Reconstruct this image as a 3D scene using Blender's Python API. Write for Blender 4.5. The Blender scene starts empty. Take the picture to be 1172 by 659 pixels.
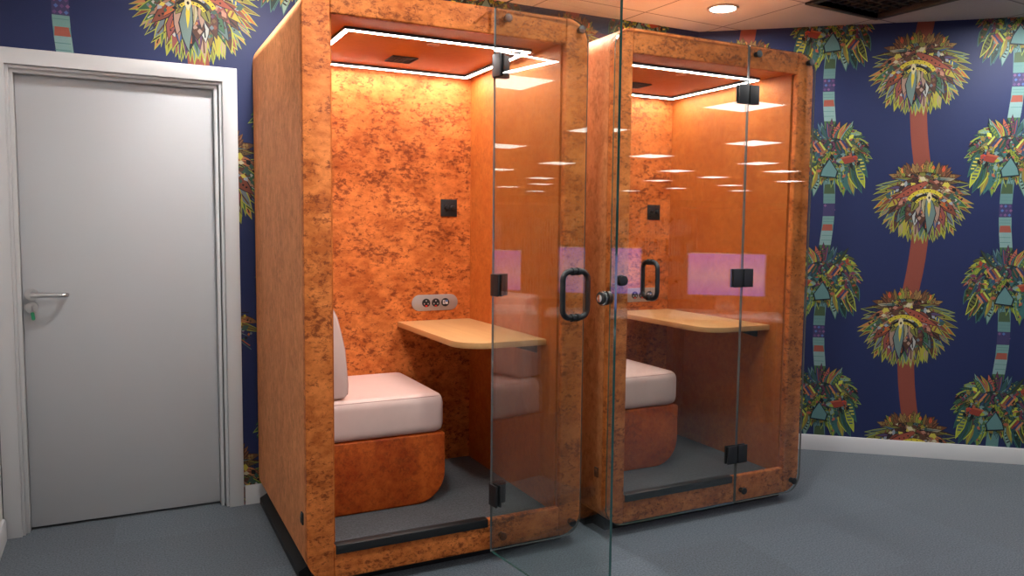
import bpy, bmesh, math, random
from mathutils import Vector, Matrix
R = math.radians
C = bpy.context.scene.collection
rng = random.Random(7)

# ------------------------------------------------------------------ helpers
def lin(c):
    c = c / 255.0
    return c / 12.92 if c <= 0.04045 else ((c + 0.055) / 1.055) ** 2.4
def rgb(r, g, b): return (lin(r), lin(g), lin(b), 1.0)

def new_mat(name):
    m = bpy.data.materials.new(name); m.use_nodes = True
    nt = m.node_tree; b = nt.nodes['Principled BSDF']
    return m, nt, b
def simple(name, col, rough=0.5, metal=0.0, spec=0.5, coat=0.0, noise=0.0, nscale=60, bump=0.0):
    m, nt, b = new_mat(name)
    b.inputs['Base Color'].default_value = col
    b.inputs['Roughness'].default_value = rough
    b.inputs['Metallic'].default_value = metal
    b.inputs['Specular IOR Level'].default_value = spec
    b.inputs['Coat Weight'].default_value = coat
    if noise > 0 or bump > 0:
        tc = nt.nodes.new('ShaderNodeTexCoord'); n = nt.nodes.new('ShaderNodeTexNoise')
        n.inputs['Scale'].default_value = nscale; n.inputs['Detail'].default_value = 4
        nt.links.new(tc.outputs['Object'], n.inputs['Vector'])
        if noise > 0:
            mx = nt.nodes.new('ShaderNodeMix'); mx.data_type = 'RGBA'
            mx.inputs[6].default_value = tuple(c * (1 - noise) for c in col[:3]) + (1,)
            mx.inputs[7].default_value = tuple(min(1, c * (1 + noise)) for c in col[:3]) + (1,)
            nt.links.new(n.outputs['Fac'], mx.inputs[0]); nt.links.new(mx.outputs[2], b.inputs['Base Color'])
        if bump > 0:
            bp = nt.nodes.new('ShaderNodeBump'); bp.inputs['Strength'].default_value = bump
            bp.inputs['Distance'].default_value = 0.002
            nt.links.new(n.outputs['Fac'], bp.inputs['Height']); nt.links.new(bp.outputs['Normal'], b.inputs['Normal'])
    return m
def emit(name, col, strength):
    m, nt, b = new_mat(name)
    b.inputs['Base Color'].default_value = (0.8, 0.8, 0.8, 1)
    b.inputs['Emission Color'].default_value = col
    b.inputs['Emission Strength'].default_value = strength
    return m

def velvet(name, base, light, dark, speck=0.6, stretch=(1, 1, 1), mott=9.0, sheen=0.35):
    m, nt, b = new_mat(name); N = nt.nodes; L = nt.links
    tc = N.new('ShaderNodeTexCoord'); oi = N.new('ShaderNodeObjectInfo')
    mp = N.new('ShaderNodeMapping'); mp.inputs['Scale'].default_value = stretch
    ad = N.new('ShaderNodeVectorMath'); ad.operation = 'MULTIPLY_ADD'
    ad.inputs[1].default_value = (3.1, 2.3, 1.7)
    L.new(oi.outputs['Location'], ad.inputs[0]); L.new(tc.outputs['Object'], ad.inputs[2])
    L.new(ad.outputs[0], mp.inputs['Vector'])
    def noise(sc, det, rough, dist):
        n = N.new('ShaderNodeTexNoise'); n.inputs['Scale'].default_value = sc
        n.inputs['Detail'].default_value = det; n.inputs['Roughness'].default_value = rough
        n.inputs['Distortion'].default_value = dist
        L.new(mp.outputs[0], n.inputs['Vector']); return n
    def ramp(src, a, bb):
        r = N.new('ShaderNodeMapRange'); r.inputs['From Min'].default_value = a
        r.inputs['From Max'].default_value = bb; L.new(src, r.inputs['Value']); return r.outputs[0]
    n1 = noise(mott, 5, 0.62, 0.6); n2 = noise(46, 9, 0.78, 0.3); n3 = noise(7.0, 5, 0.65, 0.6); n4 = noise(26, 6, 0.75, 0.3)
    m1 = N.new('ShaderNodeMix'); m1.data_type = 'RGBA'
    m1.inputs[6].default_value = base; m1.inputs[7].default_value = light
    av = N.new('ShaderNodeMath'); av.operation = 'MULTIPLY_ADD'; av.inputs[1].default_value = 0.9
    L.new(n4.outputs['Fac'], av.inputs[0]); L.new(n1.outputs['Fac'], av.inputs[2])
    L.new(ramp(av.outputs[0], 0.76, 1.12), m1.inputs[0])
    # speckle mask = fine noise thresholded, denser where the broad noise is high
    sm = N.new('ShaderNodeMath'); sm.operation = 'MULTIPLY_ADD'; sm.inputs[1].default_value = 0.42
    L.new(n3.outputs['Fac'], sm.inputs[0]); L.new(n2.outputs['Fac'], sm.inputs[2])
    sp = ramp(sm.outputs[0], 0.722, 0.81)
    sk = N.new('ShaderNodeMath'); sk.operation = 'MULTIPLY'; sk.inputs[1].default_value = speck
    L.new(sp, sk.inputs[0])
    m2 = N.new('ShaderNodeMix'); m2.data_type = 'RGBA'; m2.inputs[7].default_value = dark
    L.new(sk.outputs[0], m2.inputs[0]); L.new(m1.outputs[2], m2.inputs[6])
    L.new(m2.outputs[2], b.inputs['Base Color'])
    b.inputs['Roughness'].default_value = 0.62
    b.inputs['Specular IOR Level'].default_value = 0.25
    b.inputs['Sheen Weight'].default_value = sheen; b.inputs['Sheen Roughness'].default_value = 0.45
    b.inputs['Sheen Tint'].default_value = light
    bp = N.new('ShaderNodeBump'); bp.inputs['Strength'].default_value = 0.35; bp.inputs['Distance'].default_value = 0.006
    L.new(n1.outputs['Fac'], bp.inputs['Height']); L.new(bp.outputs['Normal'], b.inputs['Normal'])
    return m

def glass_mat():
    m = bpy.data.materials.new('clear_glass'); m.use_nodes = True
    nt = m.node_tree; N = nt.nodes; L = nt.links; N.clear()
    out = N.new('ShaderNodeOutputMaterial'); mx = N.new('ShaderNodeMixShader')
    tr = N.new('ShaderNodeBsdfTransparent'); tr.inputs['Color'].default_value = (0.925, 0.955, 0.945, 1)
    gl = N.new('ShaderNodeBsdfGlossy'); gl.inputs['Roughness'].default_value = 0.0
    fr = N.new('ShaderNodeFresnel'); ge = N.new('ShaderNodeNewGeometry')
    ior = N.new('ShaderNodeMapRange')     # same reflectance on both faces of the pane
    ior.inputs['To Min'].default_value = 1.72; ior.inputs['To Max'].default_value = 1 / 1.72
    L.new(ge.outputs['Backfacing'], ior.inputs['Value']); L.new(ior.outputs[0], fr.inputs['IOR'])
    L.new(fr.outputs[0], mx.inputs[0]); L.new(tr.outputs[0], mx.inputs[1]); L.new(gl.outputs[0], mx.inputs[2])
    L.new(mx.outputs[0], out.inputs['Surface'])
    return m

# ---- mesh helpers: everything is built as bmesh and linked as one object
def finish(bm, name, mats, parent=None, bevel=0.0, seg=2, ang=35, loc=None):
    if not isinstance(mats, (list, tuple)): mats = [mats]
    bmesh.ops.remove_doubles(bm, verts=bm.verts, dist=1e-6)
    bmesh.ops.recalc_face_normals(bm, faces=bm.faces)
    if bevel > 0:
        es = [e for e in bm.edges if len(e.link_faces) == 2 and e.calc_face_angle(0) > R(30)]
        bmesh.ops.bevel(bm, geom=es, offset=bevel, segments=seg, profile=0.5, affect='EDGES', clamp_overlap=True)
    me = bpy.data.meshes.new(name)
    for f in bm.faces: f.smooth = True
    bm.to_mesh(me); bm.free()
    me.set_sharp_from_angle(angle=R(ang))
    for mm in mats: me.materials.append(mm)
    o = bpy.data.objects.new(name, me); C.objects.link(o)
    if parent: o.parent = parent
    if loc: o.location = loc
    return o
def box(bm, x0, x1, y0, y1, z0, z1, mi=0):
    vs = [bm.verts.new(p) for p in ((x0,y0,z0),(x1,y0,z0),(x1,y1,z0),(x0,y1,z0),(x0,y0,z1),(x1,y0,z1),(x1,y1,z1),(x0,y1,z1))]
    fs = []
    for q in ((3,2,1,0),(4,5,6,7),(0,1,5,4),(1,2,6,5),(2,3,7,6),(3,0,4,7)):
        f = bm.faces.new([vs[i] for i in q]); f.material_index = mi; fs.append(f)
    return vs
def prism(bm, pts, a, b, axis='y', mi=0, mi_side=None):
    """extrude a closed 2D outline; axis y: pts are (x,z); axis z: (x,y); axis x: (y,z)"""
    def P(p, t):
        return {'y': (p[0], t, p[1]), 'z': (p[0], p[1], t), 'x': (t, p[0], p[1])}[axis]
    v0 = [bm.verts.new(P(p, a)) for p in pts]; v1 = [bm.verts.new(P(p, b)) for p in pts]
    n = len(pts)
    f = bm.faces.new(v0); f.material_index = mi
    f = bm.faces.new(list(reversed(v1))); f.material_index = mi
    for i in range(n):
        f = bm.faces.new((v0[i], v1[i], v1[(i+1) % n], v0[(i+1) % n])); f.material_index = mi if mi_side is None else mi_side
    return v0 + v1
def outline(x0, x1, z0, z1, rs, n=10):
    """rectangle with a radius per corner: rs = (bottom left, bottom right, top right, top left)"""
    pts = []
    for (cx, cz, sx, sz, a0), r in zip(((x0,z0,1,1,180),(x1,z0,-1,1,270),(x1,z1,-1,-1,0),(x0,z1,1,-1,90)), rs):
        if r <= 0: pts.append((cx, cz)); continue
        ox, oz = cx + sx*r, cz + sz*r
        for i in range(n+1):
            a = R(a0 + 90*i/n); pts.append((ox + r*math.cos(a), oz + r*math.sin(a)))
    return pts
def cyl(bm, p, axis, r, h, n=24, r2=None, mi=0):
    """cylinder/cone starting at p, running h along axis"""
    ax = {'x': Vector((1,0,0)), 'y': Vector((0,1,0)), 'z': Vector((0,0,1))}[axis] if isinstance(axis, str) else Vector(axis).normalized()
    u = ax.orthogonal().normalized(); w = ax.cross(u); p = Vector(p); r2 = r if r2 is None else r2
    a = [bm.verts.new(p + u*r*math.cos(2*math.pi*i/n) + w*r*math.sin(2*math.pi*i/n)) for i in range(n)]
    b = [bm.verts.new(p + ax*h + u*r2*math.cos(2*math.pi*i/n) + w*r2*math.sin(2*math.pi*i/n)) for i in range(n)]
    bm.faces.new(list(reversed(a))).material_index = mi; bm.faces.new(b).material_index = mi
    for i in range(n): bm.faces.new((a[i], a[(i+1) % n], b[(i+1) % n], b[i])).material_index = mi
def ring(bm, p, axis, r0, r1, h, n=32, mi=0):
    ax = {'x': Vector((1,0,0)), 'y': Vector((0,1,0)), 'z': Vector((0,0,1))}[axis]
    u = ax.orthogonal().normalized(); w = ax.cross(u); p = Vector(p)
    L = []
    for rr, t in ((r0,0),(r1,0),(r1,h),(r0,h)):
        L.append([bm.verts.new(p + ax*t + (u*math.cos(2*math.pi*i/n) + w*math.sin(2*math.pi*i/n))*rr) for i in range(n)])
    for k in range(4):
        a, b = L[k], L[(k+1) % 4]
        for i in range(n): bm.faces.new((a[i], a[(i+1) % n], b[(i+1) % n], b[i])).material_index = mi
def tube(bm, pts, r, n=14, closed=False, mi=0):
    pts = [Vector(p) for p in pts]; m = len(pts); rings = []
    t0 = (pts[1] - pts[0]).normalized(); u = t0.orthogonal().normalized()
    for i in range(m):
        if closed: t = (pts[(i+1) % m] - pts[i-1]).normalized()
        else: t = (pts[min(i+1, m-1)] - pts[max(i-1, 0)]).normalized()
        u = (u - t*u.dot(t)).normalized(); w = t.cross(u)
        rings.append([bm.verts.new(pts[i] + (u*math.cos(2*math.pi*k/n) + w*math.sin(2*math.pi*k/n))*r) for k in range(n)])
    for i in range(m if closed else m-1):
        a, b = rings[i], rings[(i+1) % m]
        if closed and i == m-1:   # best alignment of the last ring with the first
            k0 = min(range(n), key=lambda k: (a[0].co - b[k].co).length); b = b[k0:] + b[:k0]
        for k in range(n): bm.faces.new((a[k], a[(k+1) % n], b[(k+1) % n], b[k])).material_index = mi
    if not closed:
        bm.faces.new(list(reversed(rings[0]))).material_index = mi; bm.faces.new(rings[-1]).material_index = mi

def empty(name, loc, rz=0):
    o = bpy.data.objects.new(name, None); C.objects.link(o); o.location = loc; o.rotation_euler = (0, 0, rz)
    o.empty_display_size = 0.1
    return o
def tag(o, label, cat, group=None):
    o['label'] = label; o['category'] = cat
    if group: o['group'] = group
    return o
def structure(o, label, cat):
    o['kind'] = 'structure'; o['label'] = label; o['category'] = cat
    return o
def copy_tree(o, parent=None):
    c = o.copy(); C.objects.link(c); c.parent = parent
    for ch in list(o.children): copy_tree(ch, c)
    return c

# ------------------------------------------------------------------ materials
M = {}
OB, OL, OD = (0.43, 0.100, 0.015, 1), (0.74, 0.220, 0.050, 1), (0.160, 0.029, 0.005, 1)
M['velvet'] = velvet('orange_crushed_velvet', OB, OL, OD, speck=0.85, stretch=(0.8, 0.8, 1.25), sheen=0.2)
M['velvet_side'] = velvet('orange_velvet_brushed_down', (0.48, 0.160, 0.052, 1), (0.70, 0.280, 0.110, 1), (0.25, 0.075, 0.022, 1), speck=0.6, stretch=(1, 1, 0.7), mott=16, sheen=0.7)
M['velvet_inner'] = velvet('orange_velvet_smooth_nap', (0.40, 0.095, 0.013, 1), (0.53, 0.155, 0.027, 1), (0.20, 0.042, 0.008, 1), speck=0.35, mott=7)
M['velvet_bench'] = velvet('rust_velvet', (0.33, 0.042, 0.004, 1), (0.55, 0.110, 0.013, 1), (0.13, 0.020, 0.004, 1), speck=0.45, mott=6)
M['velvet_ceiling'] = velvet('orange_felt_lining', (0.42, 0.125, 0.02, 1), (0.47, 0.15, 0.028, 1), (0.3, 0.09, 0.02, 1), speck=0.2, mott=5)
M['leather'] = simple('pale_pink_leather', rgb(226, 196, 186), 0.42, noise=0.04, nscale=25, bump=0.12)
M['leather_seam'] = simple('pink_leather_piping', rgb(196, 156, 144), 0.5)
M['black'] = simple('satin_black_metal', (0.009, 0.010, 0.011, 1), 0.48)
M['black_matt'] = simple('matt_black_plastic', (0.010, 0.010, 0.011, 1), 0.6)
M['dark_grey'] = simple('dark_grey_powder_coat', (0.045, 0.05, 0.055, 1), 0.4)
M['chrome'] = simple('polished_steel', (0.62, 0.62, 0.62, 1), 0.16, metal=1.0)
M['satin'] = simple('satin_steel', (0.55, 0.55, 0.55, 1), 0.32, metal=1.0)
M['grey_plate'] = simple('brushed_grey_aluminium', rgb(168, 160, 155), 0.45, metal=0.3)
M['red'] = simple('red_plastic', rgb(205, 40, 30), 0.4)
M['white_plastic'] = simple('white_plastic', rgb(225, 225, 225), 0.4)
M['socket_blue'] = simple('blue_plastic', rgb(90, 130, 200), 0.4)
M['green'] = simple('green_plastic', rgb(30, 120, 80), 0.4)
M['door_paint'] = simple('grey_white_door_paint', (0.42, 0.43, 0.445, 1), 0.45, noise=0.015, nscale=3)
M['trim_paint'] = simple('white_satin_trim_paint', (0.54, 0.545, 0.55, 1), 0.4)
M['wall_plain'] = simple('white_wall_paint', (0.70, 0.69, 0.67, 1), 0.8, bump=0.1, nscale=90)
M['led'] = emit('led_strip_light', (1.0, 0.97, 0.94, 1), 60.0)
M['panel'] = emit('ceiling_panel_light', (1.0, 0.985, 0.965, 1), 5.6)
M['lamp'] = emit('downlight_lens', (1.0, 0.98, 0.955, 1), 340.0)
M['glass'] = glass_mat()

def edge_glass():
    m, nt, b = new_mat('green_glass_edge')
    b.inputs['Base Color'].default_value = (0.03, 0.12, 0.105, 1); b.inputs['Roughness'].default_value = 0.08
    b.inputs['Specular IOR Level'].default_value = 0.9
    b.inputs['Coat Weight'].default_value = 0.6
    return m
M['glass_edge'] = edge_glass()
M['pane_edge'] = simple('pale_polished_glass_edge', (0.10, 0.115, 0.112, 1), 0.25, spec=0.9)

def wood_mat():
    m, nt, b = new_mat('oak_laminate'); N = nt.nodes; L = nt.links
    tc = N.new('ShaderNodeTexCoord'); mp = N.new('ShaderNodeMapping')
    mp.inputs['Scale'].default_value = (22, 1.3, 22); L.new(tc.outputs['Object'], mp.inputs['Vector'])
    n = N.new('ShaderNodeTexNoise'); n.inputs['Scale'].default_value = 1.6; n.inputs['Detail'].default_value = 5
    n.inputs['Distortion'].default_value = 0.5; L.new(mp.outputs[0], n.inputs['Vector'])
    mx = N.new('ShaderNodeMix'); mx.data_type = 'RGBA'
    mx.inputs[6].default_value = rgb(186, 134, 80); mx.inputs[7].default_value = rgb(208, 162, 106)
    L.new(n.outputs['Fac'], mx.inputs[0]); L.new(mx.outputs[2], b.inputs['Base Color'])
    b.inputs['Roughness'].default_value = 0.5
    return m
M['wood'] = wood_mat()

def carpet_mat(name, a, bcol, tile=True):
    m, nt, b = new_mat(name); N = nt.nodes; L = nt.links
    tc = N.new('ShaderNodeTexCoord')
    fine = N.new('ShaderNodeTexNoise'); fine.inputs['Scale'].default_value = 140; fine.inputs['Detail'].default_value = 2
    L.new(tc.outputs['Object'], fine.inputs['Vector'])
    mx = N.new('ShaderNodeMix'); mx.data_type = 'RGBA'; mx.inputs[6].default_value = a; mx.inputs[7].default_value = bcol
    mr = N.new('ShaderNodeMapRange'); mr.inputs['From Min'].default_value = 0.3; mr.inputs['From Max'].default_value = 0.7
    L.new(fine.outputs['Fac'], mr.inputs['Value']); L.new(mr.outputs[0], mx.inputs[0])
    col = mx.outputs[2]
    if tile:
        mp = N.new('ShaderNodeMapping'); mp.inputs['Location'].default_value = (0.33, 0.36, 0); mp.inputs['Rotation'].default_value = (0, 0, R(2))
        mp.inputs['Scale'].default_value = (2, 2, 2); L.new(tc.outputs['Object'], mp.inputs['Vector'])
        fl = N.new('ShaderNodeVectorMath'); fl.operation = 'FLOOR'; L.new(mp.outputs[0], fl.inputs[0])
        wn = N.new('ShaderNodeTexWhiteNoise'); wn.noise_dimensions = '2D'; L.new(fl.outputs[0], wn.inputs['Vector'])
        v = N.new('ShaderNodeMapRange'); v.inputs['To Min'].default_value = 0.86; v.inputs['To Max'].default_value = 1.06
        L.new(wn.outputs['Value'], v.inputs['Value'])
        sc = N.new('ShaderNodeVectorMath'); sc.operation = 'SCALE'; L.new(col, sc.inputs[0]); L.new(v.outputs[0], sc.inputs['Scale'])
        col = sc.outputs[0]
    L.new(col, b.inputs['Base Color'])
    b.inputs['Roughness'].default_value = 0.95; b.inputs['Specular IOR Level'].default_value = 0.1
    b.inputs['Sheen Weight'].default_value = 0.25; b.inputs['Sheen Roughness'].default_value = 0.6
    bp = N.new('ShaderNodeBump'); bp.inputs['Strength'].default_value = 0.5; bp.inputs['Distance'].default_value = 0.004
    L.new(fine.outputs['Fac'], bp.inputs['Height']); L.new(bp.outputs['Normal'], b.inputs['Normal'])
    return m
M['carpet'] = carpet_mat('slate_carpet_tiles', (0.022, 0.034, 0.046, 1), (0.098, 0.126, 0.152, 1))
M['pod_carpet'] = carpet_mat('charcoal_booth_carpet', (0.016, 0.019, 0.023, 1), (0.068, 0.075, 0.082, 1), tile=False)

GA, GX, GY, ZC = R(3.3), 2.11, 0.905, 2.58      # ceiling grid: angle, one crossing, height
def ceiling_mat():
    m, nt, b = new_mat('ceiling_tiles'); N = nt.nodes; L = nt.links
    tc = N.new('ShaderNodeTexCoord'); mp = N.new('ShaderNodeMapping')   # object space is the grid's own space
    mp.inputs['Scale'].default_value = (1/0.6,)*3; L.new(tc.outputs['Object'], mp.inputs['Vector'])
    fr = N.new('ShaderNodeVectorMath'); fr.operation = 'FRACTION'; L.new(mp.outputs[0], fr.inputs[0])
    sb = N.new('ShaderNodeVectorMath'); sb.operation = 'SUBTRACT'; sb.inputs[1].default_value = (0.5, 0.5, 0.5); L.new(fr.outputs[0], sb.inputs[0])
    ab = N.new('ShaderNodeVectorMath'); ab.operation = 'ABSOLUTE'; L.new(sb.outputs[0], ab.inputs[0])
    sx = N.new('ShaderNodeSeparateXYZ'); L.new(ab.outputs[0], sx.inputs[0])
    mxm = N.new('ShaderNodeMath'); mxm.operation = 'MAXIMUM'; L.new(sx.outputs[0], mxm.inputs[0]); L.new(sx.outputs[1], mxm.inputs[1])
    gt = N.new('ShaderNodeMath'); gt.operation = 'GREATER_THAN'; gt.inputs[1].default_value = 0.491; L.new(mxm.outputs[0], gt.inputs[0])
    n = N.new('ShaderNodeTexNoise'); n.inputs['Scale'].default_value = 120; L.new(tc.outputs['Object'], n.inputs['Vector'])
    m1 = N.new('ShaderNodeMix'); m1.data_type = 'RGBA'; m1.inputs[6].default_value = (0.46, 0.45, 0.44, 1); m1.inputs[7].default_value = (0.53, 0.52, 0.51, 1)
    L.new(n.outputs['Fac'], m1.inputs[0])
    m2 = N.new('ShaderNodeMix'); m2.data_type = 'RGBA'; m2.inputs[7].default_value = (0.20, 0.19, 0.185, 1)
    L.new(gt.outputs[0], m2.inputs[0]); L.new(m1.outputs[2], m2.inputs[6]); L.new(m2.outputs[2], b.inputs['Base Color'])
    b.inputs['Roughness'].default_value = 0.9
    return m
M['ceiling'] = ceiling_mat()

def paper_mat():
    m, nt, b = new_mat('palm_print_wallpaper'); N = nt.nodes; L = nt.links
    at = N.new('ShaderNodeAttribute'); at.attribute_name = 'print'
    tc = N.new('ShaderNodeTexCoord'); n = N.new('ShaderNodeTexNoise'); n.inputs['Scale'].default_value = 300
    L.new(tc.outputs['Object'], n.inputs['Vector'])
    mr = N.new('ShaderNodeMapRange'); mr.inputs['To Min'].default_value = 0.85; mr.inputs['To Max'].default_value = 1.15
    L.new(n.outputs['Fac'], mr.inputs['Value'])
    sc = N.new('ShaderNodeVectorMath'); sc.operation = 'SCALE'
    L.new(at.outputs['Color'], sc.inputs[0]); L.new(mr.outputs[0], sc.inputs['Scale']); L.new(sc.outputs[0], b.inputs['Base Color'])
    b.inputs['Roughness'].default_value = 0.55; b.inputs['Specular IOR Level'].default_value = 0.3
    return m
M['paper'] = paper_mat()

# ------------------------------------------------------------------ wallpaper print
NAVY = (34, 45, 88)
CHART = (158, 168, 64)
BROWN_PAL = [(150,78,58),(186,140,112),(222,142,90),(150,150,66),(206,190,66),(104,132,132),(62,104,160),(112,70,112),
             (30,28,32),(206,212,206),(98,60,44),(222,112,52),(66,120,84),(170,90,84),(120,140,150),(196,160,140),(44,56,96),(130,100,60)]
GREEN_PAL = [(52,96,78),(86,132,84),(156,178,62),(196,208,66),(36,66,62),(70,130,130),(120,170,168),(196,82,58),(120,66,96),
             (60,92,130),(30,36,40),(110,120,60),(176,150,70),(214,118,90),(44,84,96),(150,190,180),(70,80,40),(60,110,100)]
def _mute(p): return [tuple(int(0.80*c + 0.04*sum(t)/3) for c in t) for t in p]
BROWN_PAL, GREEN_PAL = _mute(BROWN_PAL), _mute(GREEN_PAL)
def leaf_shape(bx, bz, tx, tz, w, wide=0.45, bend=0.0):
    d = Vector((tx-bx, tz-bz)); l = d.length
    if l < 1e-5: return []
    d /= l; n = Vector((-d.y, d.x)); P = Vector((bx, bz))
    prof = [(0, 0.35), (0.2, 0.75), (wide, 1.0), (0.72, 0.62), (0.9, 0.22), (1.0, 0.0)]
    pts = []
    for t, s in prof: pts.append(P + d*l*t + n*(w*0.5*s + bend*l*math.sin(math.pi*t)))
    for t, s in reversed(prof[:-1]): pts.append(P + d*l*t + n*(-w*0.5*s + bend*l*math.sin(math.pi*t)))
    return [(p.x, p.y) for p in pts]
def quad_line(x0, z0, x1, z1, w):
    d = Vector((x1-x0, z1-z0))
    if d.length < 1e-6: return []
    n = Vector((-d.y, d.x)).normalized()*w*0.5
    return [(x0+n.x, z0+n.y), (x1+n.x, z1+n.y), (x1-n.x, z1-n.y), (x0-n.x, z0-n.y)]
def leaf(out, r, bx, bz, tx, tz, w, pal, edge=None, tip=None):
    col = r.choice(pal); wide = r.uniform(0.35, 0.55); bend = r.uniform(-0.06, 0.06)
    if edge:
        d = Vector((tx-bx, tz-bz)).normalized()
        out.append((leaf_shape(bx, bz, tx + d.x*0.009, tz + d.y*0.009, w*1.22, wide, bend), edge))
    else:
        out.append((leaf_shape(bx, bz, tx + (tx-bx)*0.03, tz + (tz-bz)*0.03, w*1.18, wide, bend), (24, 26, 40)))
    out.append((leaf_shape(bx, bz, tx, tz, w, wide, bend), col))
    D = Vector((tx-bx, tz-bz)); l = D.length; d = D/l; n = Vector((-d.y, d.x)); P = Vector((bx, bz))
    def at(t, s): 
        prof = 1 - abs(t-wide)/max(wide, 1-wide); q = P + D*t + n*(bend*l*math.sin(math.pi*t) + s*w*0.42*max(0.15, prof)); return q.x, q.y
    k = r.random()
    if k < 0.28:     # midrib
        out.append((quad_line(*at(0.05, 0), *at(0.85, 0), w*0.13), r.choice(pal + [(24,24,28)])))
    elif k < 0.52:   # bars across
        c2 = r.choice(pal + [(24,24,28), (210,200,80)])
        for t in (0.18, 0.33, 0.48, 0.62): out.append((quad_line(*at(t, -1), *at(t+0.05, 1), l*0.055), c2))
    elif k < 0.75:   # coloured cells
        for t in (0.15, 0.32, 0.49, 0.64):
            for s in (-0.5, 0.45):
                x, z = at(t + r.uniform(-.03,.03), s); q = w*0.2
                out.append(([(x-q, z), (x, z-q*1.1), (x+q, z), (x, z+q*1.1)], r.choice(pal)))
    elif k < 0.9:    # half of the blade in a second colour
        out.append(([at(0.08, 0), at(0.25, 0.8), at(wide, 0.95), at(0.75, 0.7), at(0.95, 0)], r.choice(pal)))
    else:            # dots
        for t in (0.2, 0.32, 0.44, 0.56, 0.68):
            x, z = at(t, r.uniform(-.3,.3)); q = w*0.12
            out.append(([(x-q, z), (x, z-q), (x+q, z), (x, z+q)], (22,22,26)))
def brown_crown():
    r = random.Random(21); out = []
    def rim(a, s):     # a in degrees, 0 = right, -90 = straight down
        return 0.255*s*math.cos(R(a)), 0.235*s*math.sin(R(a)) - 0.005
    root = (0.0, 0.105)
    def fan(s, n, a0, a1, ln, w, edge, jit=0.03, pal=BROWN_PAL):
        angs = [a0 + (a1-a0)*(i + r.uniform(-.3, .3))/(n-1) for i in range(n)]
        r.shuffle(angs)
        for a in angs:
            x, z = rim(a, s*(1 + r.uniform(-jit, jit)))
            dx, dz = x - root[0]*0.5, z - root[1]
            if a < -50 and a > -130: dx *= 0.55
            d = Vector((dx, dz)).normalized(); L_ = ln*r.uniform(0.8, 1.15)
            leaf(out, r, x - d.x*L_, z - d.y*L_, x, z, w*r.uniform(0.75, 1.2), pal, edge)
    # dark under-layer so that no ground shows between the feathers
    base = []
    for i in range(40):
        a = 2*math.pi*i/40; x = 0.20*math.cos(a); z = (0.205 if math.sin(a) > 0 else 0.165)*math.sin(a) - 0.005
        base.append((x*(1 + 0.06*math.sin(7*a)), z))
    out.append((base, (58, 46, 46)))
    top = [(110,72,48),(92,58,40),(140,92,60),(120,96,48),(70,48,36),(150,120,70)]
    fan(0.98, 13, 12, 168, 0.12, 0.034, None, 0.05, top)
    fan(0.86, 13, 15, 165, 0.12, 0.034, None, 0.05, top + BROWN_PAL[:6])
    fan(1.03, 28, 24, -204, 0.19, 0.034, CHART, 0.06)
    # thin chartreuse tips hanging at the bottom
    for i in range(14):
        x = -0.15 + 0.3*i/13 + r.uniform(-.006, .006); zb = -0.235*math.sqrt(max(0, 1-(x/0.255)**2)) - 0.012 + r.uniform(-.015, .012)
        out.append((leaf_shape(x*0.93, zb+0.10, x, zb, 0.017, 0.4), CHART))
        out.append((leaf_shape(x*0.93, zb+0.10, x*0.985, zb+0.014, 0.010, 0.4), r.choice(BROWN_PAL)))
    up = _mute([(150,78,58),(186,140,112),(98,60,44),(196,160,140),(120,96,60),(206,196,160),(60,50,50),(170,90,84),(150,150,66)])
    fan(0.84, 26, 40, -220, 0.13, 0.034, None, 0.05, up + BROWN_PAL[:8])
    fan(0.68, 20, 70, -250, 0.12, 0.036, None, 0.05, up)
    fan(0.52, 16, 80, -260, 0.11, 0.038, None, 0.05, up)
    fan(0.93, 15, -8, -172, 0.17, 0.044, CHART, 0.04)
    fan(0.78, 12, -15, -165, 0.15, 0.050, None, 0.06)
    fan(0.62, 9, -25, -155, 0.13, 0.050, None, 0.06, BROWN_PAL + up)
    fan(0.36, 14, 80, -260, 0.09, 0.036, None, 0.05, up)
    # small cream and black ornaments in the heart of the crown
    for i in range(80):
        a = r.uniform(-20, 200); s = r.uniform(0.05, 0.75); x, z = rim(a, s); z += 0.02*(1-s)
        q = r.uniform(0.006, 0.015); th = r.uniform(0, math.pi)
        out.append(([(x+q*math.cos(th+k*math.pi/2)*(1.5 if k % 2 else 1), z+q*math.sin(th+k*math.pi/2)*(1.5 if k % 2 else 1)) for k in range(4)],
                    r.choice([(206,196,160),(24,24,28),(186,130,110),(90,60,46),(150,160,170),(206,190,80),(60,90,80)])))
    # big rust feather, yellow spotted arches, tall grey-green blade
    leaf(out, r, 0.02, 0.105, -0.165, 0.005, 0.045, [(156,80,62)])
    leaf(out, r, 0.03, 0.02, 0.035, -0.20, 0.055, [(104,128,124)])
    out.append((leaf_shape(0.035, 0.02, 0.038, -0.10, 0.018), (212,192,60)))
    for rr, w, c in ((0.092, 0.020, (208,192,56)), (0.066, 0.014, (24,24,28)), (0.052, 0.014, (208,192,56))):
        for i in range(7):
            a0, a1 = R(38 + 17*i), R(38 + 17*(i+1))
            cx, cz = 0.02, -0.035
            out.append((quad_line(cx+rr*1.15*math.cos(a0), cz+rr*math.sin(a0), cx+rr*1.15*math.cos(a1), cz+rr*math.sin(a1), w), c))
            if c[0] > 100: 
                x, z = cx+rr*1.15*math.cos((a0+a1)/2), cz+rr*math.sin((a0+a1)/2); q = 0.004
                out.append(([(x-q,z),(x,z-q),(x+q,z),(x,z+q)], (24,24,28)))
    out.append((leaf_shape(0.035, 0.045, 0.035, -0.02, 0.03), (214,204,160)))
    out.append(([(0.028,0.015),(0.035,0.005),(0.042,0.015),(0.035,0.025)], (30,28,30)))
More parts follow.
